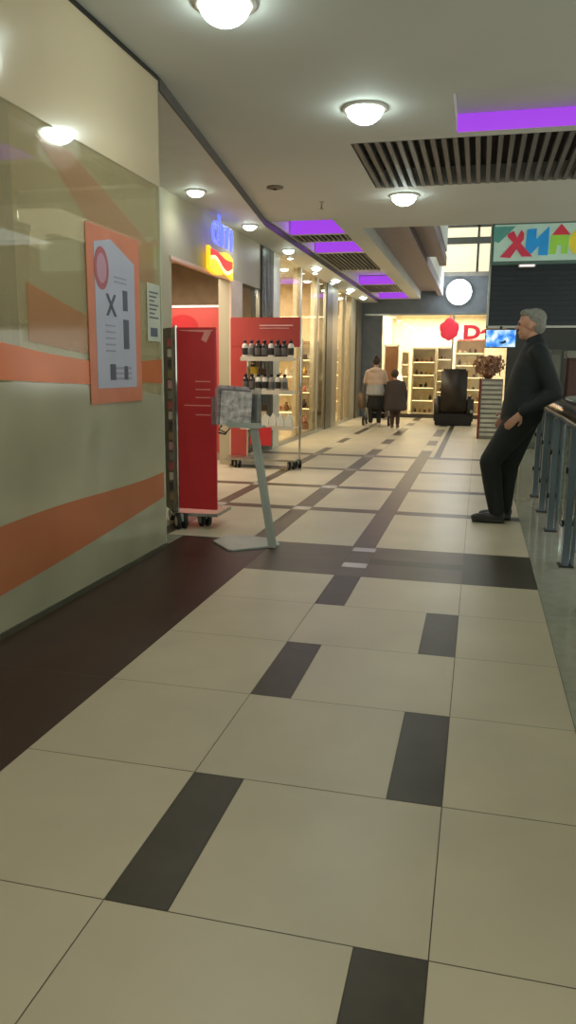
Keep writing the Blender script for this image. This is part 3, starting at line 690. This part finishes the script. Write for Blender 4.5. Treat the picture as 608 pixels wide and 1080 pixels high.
MB().prism(S([(537, 249), (543, 246), (547, 253), (551, 245), (554, 249), (554, 255), (551, 259), (564, 273), (553, 273), (547, 265), (541, 274), (530, 273), (543, 258), (537, 252)]), 'y', -.125, -.1055).build('letter_kha', SR, t)
MB().prism(S([(557, 245), (567, 244), (567, 255), (580, 242), (580, 272), (570, 272), (570, 262), (562, 271), (556, 268)]), 'y', -.122, -.1055).build('letter_i', SB, t)
MB().prism(S([(582, 251), (601, 251), (600, 271), (594, 271), (594, 262), (589, 262), (588, 271), (581, 271)]), 'y', -.122, -.1055).build('letter_pe', SG, t)
MB().prism(S([(583, 251.5), (592, 240), (602, 251.5)]), 'y', -.128, -.1225).build('red_roof', SR, t)
for cx_, m_ in ((613, SY), (638, SR), (664, SB)):
    q = MB(); n = 24
    for i in range(n):
        a0, a1 = 2 * PI * i / n, 2 * PI * (i + 1) / n
        q.prism(S([(cx_ + 12 * math.cos(a0), 259 + 14 * math.sin(a0)), (cx_ + 12 * math.cos(a1), 259 + 14 * math.sin(a1)), (cx_ + 5 * math.cos(a1), 259 + 6 * math.sin(a1)), (cx_ + 5 * math.cos(a0), 259 + 6 * math.sin(a0))]), 'y', -.12, -.1055)
    q.build('letter_ring', m_, t)
t2 = thing('sign_lamp', 'small white lamp under the bottom edge of the coloured letter sign', 'lamp', (sx(559), YK - .12, 2.70))
MB().box(-.12, .12, -.02, .06, 0, .04, .008).build('housing', WHITE, t2); MB().box(-.10, .10, -.024, -.02, .008, .032).build('diffuser', lamp('sign_lamp', (255, 220, 225), 1.2), t2)
# TV
t = thing('wall_screen', 'bright blue television screen hanging beside the standing man', 'television', (.27, YK - .05, 1.57))
MB().box(-.225, .225, -.02, .03, 0, .27, .006).build('casing', BLACK, t)
m = bpy.data.materials.new('tv_picture'); m.use_nodes = True; N = m.node_tree.nodes; L = m.node_tree.links; bb = N['Principled BSDF']
tc = N.new('ShaderNodeTexCoord'); no = N.new('ShaderNodeTexNoise'); no.inputs['Scale'].default_value = 9; L.new(tc.outputs['Object'], no.inputs['Vector'])
rp = N.new('ShaderNodeValToRGB'); e = rp.color_ramp.elements; e[0].position = .38; e[0].color = lin((40, 120, 220)); e[1].position = .62; e[1].color = lin((225, 240, 255)); k_ = e.new(.5); k_.color = lin((110, 180, 250)); L.new(no.outputs['Fac'], rp.inputs[0])
bb.inputs['Base Color'].default_value = (.02, .02, .02, 1); L.new(rp.outputs[0], bb.inputs['Emission Color']); bb.inputs['Emission Strength'].default_value = 1.15
scn = MB().box(-.212, .212, -.022, -.02, .014, .256).build('screen', m, t)
MB().ell((.03, -.0235, .075), (.035, .002, .018)).ell((.06, -.0235, .09), (.02, .002, .02)).build('dark_picture_blot', mat('tv_dark', (16, 40, 60), .4, emis=.2), scn)
MB().tube([(0, .01, .27), (0, .01, .31)], .02).build('bracket', BLACK, t)
# slatted cabinet with dry bouquet
t = thing('slatted_cabinet', 'white slatted cabinet with red edge standing behind the man', 'cabinet', (.20, 14.75, 0))
MB().box(-.17, .22, -.2, .2, 0, 1.09, .006).build('body', mat('slat_back', (150, 152, 142), .5), t)
for i in range(12): MB().box(-.15, .21, -.225, -.2, .06 + i * .085, .11 + i * .085).build('slat', mat('slat_white', (206, 208, 196), .5), t)
MB().box(-.20, -.17, -.22, .2, 0, 1.1).build('red_edge', mat('red_edge', (150, 48, 40), .5), t)
t = thing('dried_bouquet', 'brownish bushy dried bouquet on top of the white slatted cabinet', 'bouquet', (.15, 14.72, 1.092))
MB().lathe([(.06, 0), (.10, .05), (.11, .10), (.10, .13)]).build('pot', mat('clay_pot', (120, 78, 56), .7), t, True)
q = MB(); rr = random.Random(4)
for i in range(420):
    a = rr.uniform(0, 2 * PI); h = rr.uniform(.08, .40); r = rr.uniform(0, .30) * (1 - abs(h - .24) * 1.6)
    c = Vector((r * math.cos(a), r * math.sin(a), h)); d = Euler((rr.uniform(0, 3), rr.uniform(0, 3), rr.uniform(0, 3)))
    q.ell(c, (.045, .026, .008), d, 1)
q.build('foliage', mat('dried_leaf', (176, 136, 108), .8, var=.4, scale=12), t)
# background furniture of the kiosk
t = thing('grey_cupboard', 'grey cupboard below the dark shutter, left of the brown one', 'cupboard', (1.00, 13.2, 0)); MB().box(-.28, .24, -.2, .2, 0, 1.58, .01).build('body', mat('cup_grey', (104, 108, 96), .5), t); MB().box(-.26, .22, -.215, -.2, .1, 1.5, .004).build('door', mat('cup_grey_door', (118, 122, 108), .45), t)
t = thing('brown_cupboard', 'dark brown cupboard with pale top at the right edge behind the railing', 'cupboard', (1.72, 13.2, 0)); MB().box(-.38, .5, -.2, .2, 0, 1.45, .01).build('body', mat('cup_brown', (78, 50, 42), .5), t); MB().box(-.4, .52, -.22, .2, 1.45, 1.56).build('top', mat('cup_top', (150, 150, 138), .5), t)
MB().box(-.36, .48, -.214, -.2, .1, 1.4, .004).build('door', mat('cup_brown_door', (86, 56, 46), .45), t)

# ---- counter with rounded grey top behind the railing
t = thing('round_counter', 'dark counter with rounded glossy grey top behind the railing', 'counter', (1.83, 8.6, 0))
def stad(cx, cy_, a, c, n=40): return [(cx + a * math.copysign(abs(math.cos(2 * PI * i / n)) ** .7, math.cos(2 * PI * i / n)), cy_ + c * math.copysign(abs(math.sin(2 * PI * i / n)) ** .7, math.sin(2 * PI * i / n))) for i in range(n)]
MB().prism(stad(0, 0, .95, 1.6), 'z', .90, .935).build('rim', BLACK, t); MB().prism(stad(0, 0, .90, 1.52), 'z', .935, .952).build('top', mat('grey_top', (150, 158, 150), .25), t)
MB().prism(stad(0, 0, .85, 1.5), 'z', 0, .90).build('body', mat('counter_dark', (44, 48, 46), .4), t)

# ---- balustrade
t = thing('balustrade', 'balustrade with brown handrail, blue-grey posts and glass along the right', 'railing', (.66, 0, 0))
BG = mat('bluegrey_steel', (98, 110, 118), .4, .3)
path = [(0, y, .955) for y in (1.5, 3, 4.5, 6, 7, 7.8)] + [(.01, 8.2, .955), (.04, 8.5, .955), (.10, 8.75, .955)]
q = MB()
ringp = [(-.075, -.02), (-.060, -.075), (.060, -.075), (.075, -.02), (.06, .022), (0, .034), (-.06, .022)]
rings = []
for i, p in enumerate(path):
    d = (Vector(path[min(i + 1, len(path) - 1)]) - Vector(path[max(i - 1, 0)])).normalized(); n = Vector((d.y, -d.x, 0))
    rings.append([q.bm.verts.new(Vector(p) + n * u + Vector((0, 0, v))) for u, v in ringp])
for a, c in zip(rings, rings[1:]):
    for i in range(7): q._f([a[i], a[(i + 1) % 7], c[(i + 1) % 7], c[i]])
q._f(rings[0]); q._f(list(reversed(rings[-1])))
q.build('handrail', mat('dark_wood', (66, 52, 40), .22, coat=.6, var=.2, scale=12), t, True)
MB().tube([(x - 0.0, y, z - .095) for x, y, z in path], .018).build('rail_tube', CHROME, t)
for z in (.62, .28): MB().tube([(x - .05, y, z) for x, y, z in path], .009).build('steel_rod', STEEL, t)
for y in (1.9, 3.05, 4.05, 5.08, 6.22, 7.08, 7.95):
    q = MB(); q.box(-.085, -.040, y - .045, y + .045, 0.0, .885, .004).box(-.03, -.010, y - .03, y + .03, 0, .885, .003)
    p_ = q.build('post', BG, t)
    for z in (.28, .62): MB().cyl((-.10, y, z), (-.02, y, z), .02, .02, 12).build('clamp', BLACK, p_)
    MB().box(-.105, -.01, y - .05, y + .05, 0, .012).build('foot_plate', BLACK, p_)
ys_ = [1.3, 1.9, 3.05, 4.05, 5.08, 6.22, 7.08, 7.95]
for a, c in zip(ys_, ys_[1:]): MB().box(-.002, .010, a + .05, c - .05, .08, .85).build('glass_panel', glassmat('rail_glass', (206, 220, 212), .16, .02, .10, (120, 134, 128)), t)

# ================================================================== MASSAGE CHAIR
LE = mat('black_leather', (54, 46, 38), .45, var=.12, bump=.1)
t = thing('massage_chair', 'bulky black high-backed armchair seen from behind in mid-corridor', 'armchair', (-.55, 18.1, 0))
MB().box(-.29, .29, -.32, -.05, .30, 1.27, .04).build('backrest', LE, t, True)
MB().box(-.43, -.25, -.28, .50, .04, .66, .06).build('armrest', LE, t, True); MB().box(.25, .45, -.28, .50, .04, .66, .06).build('armrest', LE, t, True)
MB().box(-.27, .27, -.10, .55, .22, .46, .04).build('seat', LE, t, True)
MB().box(-.40, .42, -.30, .50, 0.0, .28, .02).build('base', mat('chair_base', (30, 28, 26), .5), t)
MB().box(-.2, .2, -.06, .02, 1.02, 1.24, .03).build('headrest', LE, t, True)
MB().box(.38, .44, -.30, -.28, .30, .36, .004).build('side_badge', STEEL, t)

# ================================================================== PEOPLE
SKIN = mat('skin', (196, 146, 120), .5, var=.05)
def hand(q, wrist, dirv, palm_n, s=1.0, curl=.5):
    """palm + four unequal bent fingers + thumb, as capsules"""
    d = Vector(dirv).normalized(); n = Vector(palm_n).normalized(); sd = d.cross(n).normalized(); w = Vector(wrist)
    pc_ = w + d * .045 * s
    for k in (-1.1, -.35, .35, 1.1): q.cap(w + d * .01 + sd * .012 * k * s, w + d * .085 * s + sd * .018 * k * s, .014 * s, .012 * s)
    for k, ln in zip((-1.15, -.4, .38, 1.12), (.06, .075, .08, .068)):
        p0 = w + d * .085 * s + sd * .022 * k * s; d1 = (d + n * curl * .5).normalized(); p1 = p0 + d1 * ln * .45 * s; d2 = (d + n * curl * 1.4).normalized(); p2 = p1 + d2 * ln * .33 * s; d3 = (d * .5 + n * curl * 2).normalized(); p3 = p2 + d3 * ln * .25 * s
        q.chain([(p0, .0092 * s), (p1, .0085 * s), (p2, .0078 * s), (p3, .007 * s)])
    t0 = w + d * .02 * s + sd * .022 * s; t1 = t0 + (sd * .8 + d * .6 + n * .3).normalized() * .04 * s; t2 = t1 + (d + n * .5 + sd * .2).normalized() * .03 * s
    q.chain([(t0, .013 * s), (t1, .011 * s), (t2, .009 * s)])
def head(q, c, face, s=1.0):
    f = Vector(face).normalized(); z = Vector((0, 0, 1)); sd = f.cross(z); c = Vector(c)
    an = math.atan2(f.y, f.x); E_ = Euler((0, 0, an))
    q.ell(c + f * -.008 * s + z * .02 * s, (.098 * s, .078 * s, .098 * s), E_, 3)
    q.ell(c + f * .022 * s - z * .045 * s, (.066 * s, .058 * s, .072 * s), E_, 3)
    q.ell(c + f * .060 * s - z * .092 * s, (.026 * s, .03 * s, .022 * s), E_)      # chin
    q.cap(c + f * .085 * s + z * .01 * s, c + f * .108 * s - z * .028 * s, .009 * s, .013 * s)   # nose
    q.ell(c + f * .088 * s - z * .060 * s, (.010 * s, .022 * s, .006 * s), E_); q.ell(c + f * .086 * s - z * .071 * s, (.010 * s, .020 * s, .006 * s), E_)
    q.ell(c + f * .085 * s + z * .022 * s, (.012 * s, .045 * s, .008 * s), E_)       # brow
    for k in (-1, 1): q.ell(c + sd * k * .078 * s - z * .015 * s - f * .005 * s, (.018 * s, .009 * s, .032 * s), E_)
def eyes(parent, c, face, s=1.0):
    f = Vector(face).normalized(); z = Vector((0, 0, 1)); sd = f.cross(z); c = Vector(c)
    q = MB()
    for k in (-1, 1): q.ell(c + f * .081 * s + sd * k * .03 * s + z * .003 * s, (.010 * s,) * 3)
    q.build('eyes', mat('eye', (60, 50, 44), .2), parent, True)

# ---- man leaning back on the handrail (profile, facing left)
t = thing('person', 'man in dark jacket and dark trousers leaning back on the handrail, facing left', 'person', (.30, 6.5, 0))
o0 = Vector((.30, 6.5, 0))
def P(x, y, z): return Vector((x, y, z)) - o0
HC = P(.372, 6.50, 1.60); FACE = (-1, .22, -.03)
q = MB(); head(q, HC, FACE)
q.chain([(P(.42, 6.5, 1.36), .065), (P(.395, 6.5, 1.52), .056)])
q.chain([(P(.36, 6.5, .92), .12), (P(.41, 6.5, 1.15), .125), (P(.43, 6.5, 1.34), .12)])
nearA = [(P(.43, 6.33, 1.37), .055), (P(.575, 6.29, 1.075), .043), (P(.38, 6.26, .95), .033), (P(.33, 6.26, .91), .026)]
farA = [(P(.43, 6.67, 1.37), .055), (P(.43, 6.76, 1.10), .043), (P(.27, 6.70, .93), .033), (P(.24, 6.68, .90), .026)]
q.chain(nearA); q.chain(farA)
legA = [(P(.33, 6.42, .86), .09), (P(.11, 6.40, .50), .06), (P(.145, 6.42, .30), .055), (P(.19, 6.43, .09), .038)]
legB = [(P(.37, 6.58, .86), .09), (P(.27, 6.60, .48), .06), (P(.255, 6.60, .30), .055), (P(.25, 6.60, .09), .038)]
q.chain(legA); q.chain(legB)
q.chain([(P(.19, 6.43, .06), .03), (P(.10, 6.42, .035), .02)]); q.chain([(P(.25, 6.6, .06), .03), (P(.16, 6.61, .035), .02)])
hand(q, P(.325, 6.26, .905), (-.7, 0, -.75), (-.2, .9, -.2), 1.0, .5)
hand(q, P(.235, 6.675, .895), (-.5, -.1, -.85), (.1, -.9, .1), 1.0, .6)
q.fused('body', SKIN, t, .0058, 3)
eyes(t, HC, FACE)
JK = mat('navy_jacket', (20, 29, 29), .75, var=.12, scale=12, bump=.1); TR = mat('dark_trousers', (26, 29, 27), .8, var=.1, scale=12, bump=.1)
q = MB()
prof = [(.345, .86, .165, .20), (.355, .96, .168, .205), (.375, 1.06, .168, .205), (.395, 1.16, .165, .21), (.41, 1.26, .155, .215), (.42, 1.35, .13, .20), (.415, 1.41, .10, .15)]
for (x, z, a, c), (x2, z2, a2, c2) in zip(prof, prof[1:]):
    for k in range(5):
        f_ = k / 5; q.ell(P(x + (x2 - x) * f_, 6.5, z + (z2 - z) * f_), (a + (a2 - a) * f_, c + (c2 - c) * f_, .08), None, 3)
q.chain([(P(.43, 6.32, 1.37), .082), (P(.572, 6.285, 1.072), .066), (P(.42, 6.262, .975), .052), (P(.345, 6.26, .925), .045)])
q.chain([(P(.43, 6.68, 1.37), .082), (P(.43, 6.76, 1.12), .066), (P(.29, 6.71, .95), .05), (P(.26, 6.70, .92), .045)])
q.chain([(P(.425, 6.5, 1.43), .085), (P(.41, 6.5, 1.475), .072)])
j = q.fused('jacket', JK, t, .012, 8)
q = MB(); q.ell(P(.345, 6.5, .86), (.15, .185, .12), None, 3)
q.chain([(P(.33, 6.42, .84), .125), (P(.12, 6.40, .51), .088), (P(.155, 6.42, .30), .078), (P(.195, 6.43, .10), .066)])
q.chain([(P(.37, 6.58, .84), .125), (P(.275, 6.60, .48), .088), (P(.262, 6.60, .30), .078), (P(.258, 6.60, .10), .066)])
q.fused('trousers', TR, t, .012, 6)
SHM = mat('dark_shoe', (30, 26, 22), .4)
for (x, y, rz) in ((.155, 6.425, 0), (.215, 6.61, 0)):
    q = MB(); q.ell(P(x - .085, y, .042), (.085, .048, .036)).ell(P(x + .01, y, .05), (.10, .045, .045)).ell(P(x + .055, y, .065), (.06, .042, .06)); q.box(*(P(x - .155, y - .04, 0).x, P(x + .105, y, 0).x), P(0, y - .04, 0).y, P(0, y + .04, 0).y, 0.004, .03)
    q.fused('shoe', SHM, t, .008, 3)
q = MB(); HR = mat('grey_hair', (134, 134, 124), .8, var=.25, scale=40, bump=.4)
q.ell(HC + Vector((.030, -.004, .045)), (.088, .084, .082), None, 3); q.ell(HC + Vector((.055, -.004, -.01)), (.062, .078, .075), None, 3); q.ell(HC + Vector((-.03, .0, .085)), (.06, .07, .035), None, 3)
q.fused('hair', HR, t, .009, 3)
# ---- woman walking away with a stroller
t = thing('person', 'person in pale pink jacket and grey coat skirt pushing the stroller, seen from behind', 'person', (-2.2, 16.9, 0))
q = MB(); HC2 = Vector((0, .04, 1.40)); head(q, HC2, (0, 1, 0), .93)
q.chain([(Vector((0, .0, 1.1)), .1), (Vector((0, .02, 1.30)), .05)]); q.chain([(Vector((0, 0, .8)), .13), (Vector((0, 0, 1.12)), .13)])
for s in (-1, 1):
    q.chain([(Vector((s * .08, 0, .78)), .085), (Vector((s * .085, .02, .43)), .058), (Vector((s * .09, 0, .08)), .037)]); q.chain([(Vector((s * .09, 0, .06)), .035), (Vector((s * .095, .10, .035)), .03)])
    q.chain([(Vector((s * .16, 0, 1.18)), .05), (Vector((s * .22, .05, .97)), .04), (Vector((s * .20, .25, .96)), .028)]); hand(q, Vector((s * .20, .26, .96)), (0, 1, -.1), (0, .1, -1), .9, .6)
q.fused('body', SKIN, t, .009, 3)
q = MB(); q.ell((0, 0, 1.10), (.20, .14, .17), None, 3).ell((0, 0, .97), (.18, .14, .15), None, 3).ell((0, -.03, 1.22), (.15, .12, .07), None, 3)
for s in (-1, 1): q.chain([(Vector((s * .16, 0, 1.17)), .075), (Vector((s * .225, .05, .97)), .06), (Vector((s * .205, .22, .96)), .045)])
q.fused('jacket', mat('pale_pink_jacket', (206, 178, 156), .8, bump=.1), t, .014, 5)
q = MB()
for k in range(9): z = .96 - .03 * k; r = .165 + .006 * k; q.ell((0, 0, z), (r, r * .75, .06), None, 3)
q.fused('skirt', mat('grey_white_skirt', (176, 174, 168), .8), t, .014, 5)
q = MB()
for s in (-1, 1): q.chain([(Vector((s * .08, 0, .62)), .085), (Vector((s * .085, .02, .42)), .068), (Vector((s * .09, 0, .12)), .05)])
q2 = MB()
for k in range(10): z = .70 - .03 * k; r = .15 + .006 * k; q2.ell((0, 0, z), (r, r * .75, .05), None, 3)
q2.fused('underskirt', mat('black_skirt', (38, 36, 32), .85), t, .014, 5)
q.fused('leggings', mat('black_leggings', (34, 32, 28), .8), t, .012, 3)
for s in (-1, 1): q = MB(); q.ell((s * .09, .0, .045), (.042, .06, .042)).ell((s * .095, .08, .035), (.042, .08, .033)); q.fused('shoe', mat('light_shoe', (206, 200, 190), .6), t, .01, 2)
q = MB(); q.ell(HC2 + Vector((0, -.025, .03)), (.085, .085, .10), None, 3).ell(HC2 + Vector((0, -.06, .11)), (.045, .045, .04), None, 2); q.fused('hair', mat('dark_hair', (56, 40, 32), .7, var=.2, scale=30), t, .01, 3)
t = thing('stroller', 'black baby stroller with four wheels pushed by the person in the pale jacket', 'stroller', (-2.2, 17.36, 0))
for s in (-1, 1):
    MB().tube([(s * .22, -.26, .96), (s * .23, -.10, .70), (s * .25, .10, .38), (s * .26, .30, .10)], .013).build('frame_tube', STEEL, t)
    MB().tube([(s * .24, .05, .5), (s * .26, -.20, .12)], .012).build('frame_tube', STEEL, t)
    for y, r in ((-.20, .115), (.30, .085)):
        q = MB(); q.cyl((s * .285 - .02, y, r), (s * .285 + .02, y, r), r, r, 24); w_ = q.build('wheel', RUBBER, t)
        q = MB(); q.cyl((s * .285 - .022, y, r), (s * .285 + .022, y, r), r * .55, r * .55, 16); q.build('hub', STEEL, w_)
MB().tube([(-.22, -.26, .96), (.22, -.26, .96)], .018).build('handle', BLACK, t)
q = MB(); q.prism([(-.12, .30), (.22, .28), (.26, .36), (.0, .42), (-.10, .80), (-.16, .80)], 'x', -.19, .19); q.build('seat', mat('stroller_fabric', (40, 38, 34), .8), t)
q = MB(); q.prism([(-.14, .78)] + [(-.14 + .26 * (1 - math.cos(a)), .78 + .20 * math.sin(a)) for a in [PI * i / 16 for i in range(1, 10)]] + [(.10, .80)], 'x', -.20, .20); q.build('hood', mat('stroller_fabric', (40, 38, 34), .8), t)
MB().box(-.18, .18, -.15, .2, .16, .26, .02).build('basket', mat('stroller_fabric', (40, 38, 34), .8), t)
o = thing('shoulder_bag', 'brownish bag hanging at the left of the person with the stroller', 'bag', (-2.50, 16.92, .38))
MB().box(-.07, .07, -.11, .11, 0, .34, .03).build('pouch', mat('bag_brown', (134, 106, 80), .7), o, True); MB().tube([(0, -.09, .32), (.03, -.04, .52), (.10, 0, .60), (.03, .04, .52), (0, .09, .32)], .009).build('strap', mat('bag_brown', (134, 106, 80), .7), o)
# ---- short person in long dark coat
t = thing('person', 'short dark-haired person in a long flared dark coat beside the stroller', 'person', (-1.74, 16.75, 0))
q = MB(); HC3 = Vector((-.03, .0, 1.13)); head(q, HC3, (-.2, 1, 0), .85)
q.chain([(Vector((0, .0, .9)), .09), (Vector((-.02, .0, 1.04)), .045)]); q.chain([(Vector((0, 0, .62)), .11), (Vector((0, 0, .9)), .11)])
for s in (-1, 1):
    q.chain([(Vector((s * .065, 0, .60)), .07), (Vector((s * .06, .01, .33)), .048), (Vector((s * .06, 0, .07)), .034)]); q.chain([(Vector((s * .06, 0, .05)), .032), (Vector((s * .065, .09, .032)), .028)])
    q.chain([(Vector((s * .14, 0, .94)), .045), (Vector((s * .20, .0, .73)), .036), (Vector((s * .20, .06, .56)), .026)]); hand(q, Vector((s * .20, .06, .55)), (0, .1, -1), (-s, .1, 0), .8, .4)
q.fused('body', SKIN, t, .009, 3)
q = MB()
for k in range(20): z = .98 - .03 * k; a = min(.12 + .025 * k, .165 + .0052 * k); q.ell((0, 0, z), (a, a * .72, .055), None, 3)
for s in (-1, 1): q.chain([(Vector((s * .14, 0, .94)), .065), (Vector((s * .205, .0, .73)), .056), (Vector((s * .205, .05, .58)), .045)])
q.fused('coat', mat('dark_coat', (66, 56, 50), .85, bump=.1), t, .014, 5)
q = MB()
for s in (-1, 1): q.chain([(Vector((s * .065, 0, .45)), .062), (Vector((s * .06, .01, .30)), .055), (Vector((s * .06, 0, .09)), .043)])
q.fused('stockings', mat('dark_stockings', (70, 48, 38), .8), t, .01, 3)
for s in (-1, 1): q = MB(); q.ell((s * .06, .0, .04), (.038, .055, .038)).ell((s * .065, .07, .032), (.038, .07, .03)); q.fused('shoe', mat('brown_shoe', (110, 80, 62), .6), t, .01, 2)
q = MB(); q.ell(HC3 + Vector((0, -.02, .025)), (.085, .085, .09), None, 3); q.fused('hair', mat('dark_hair', (56, 40, 32), .7, var=.2, scale=30), t, .01, 3)
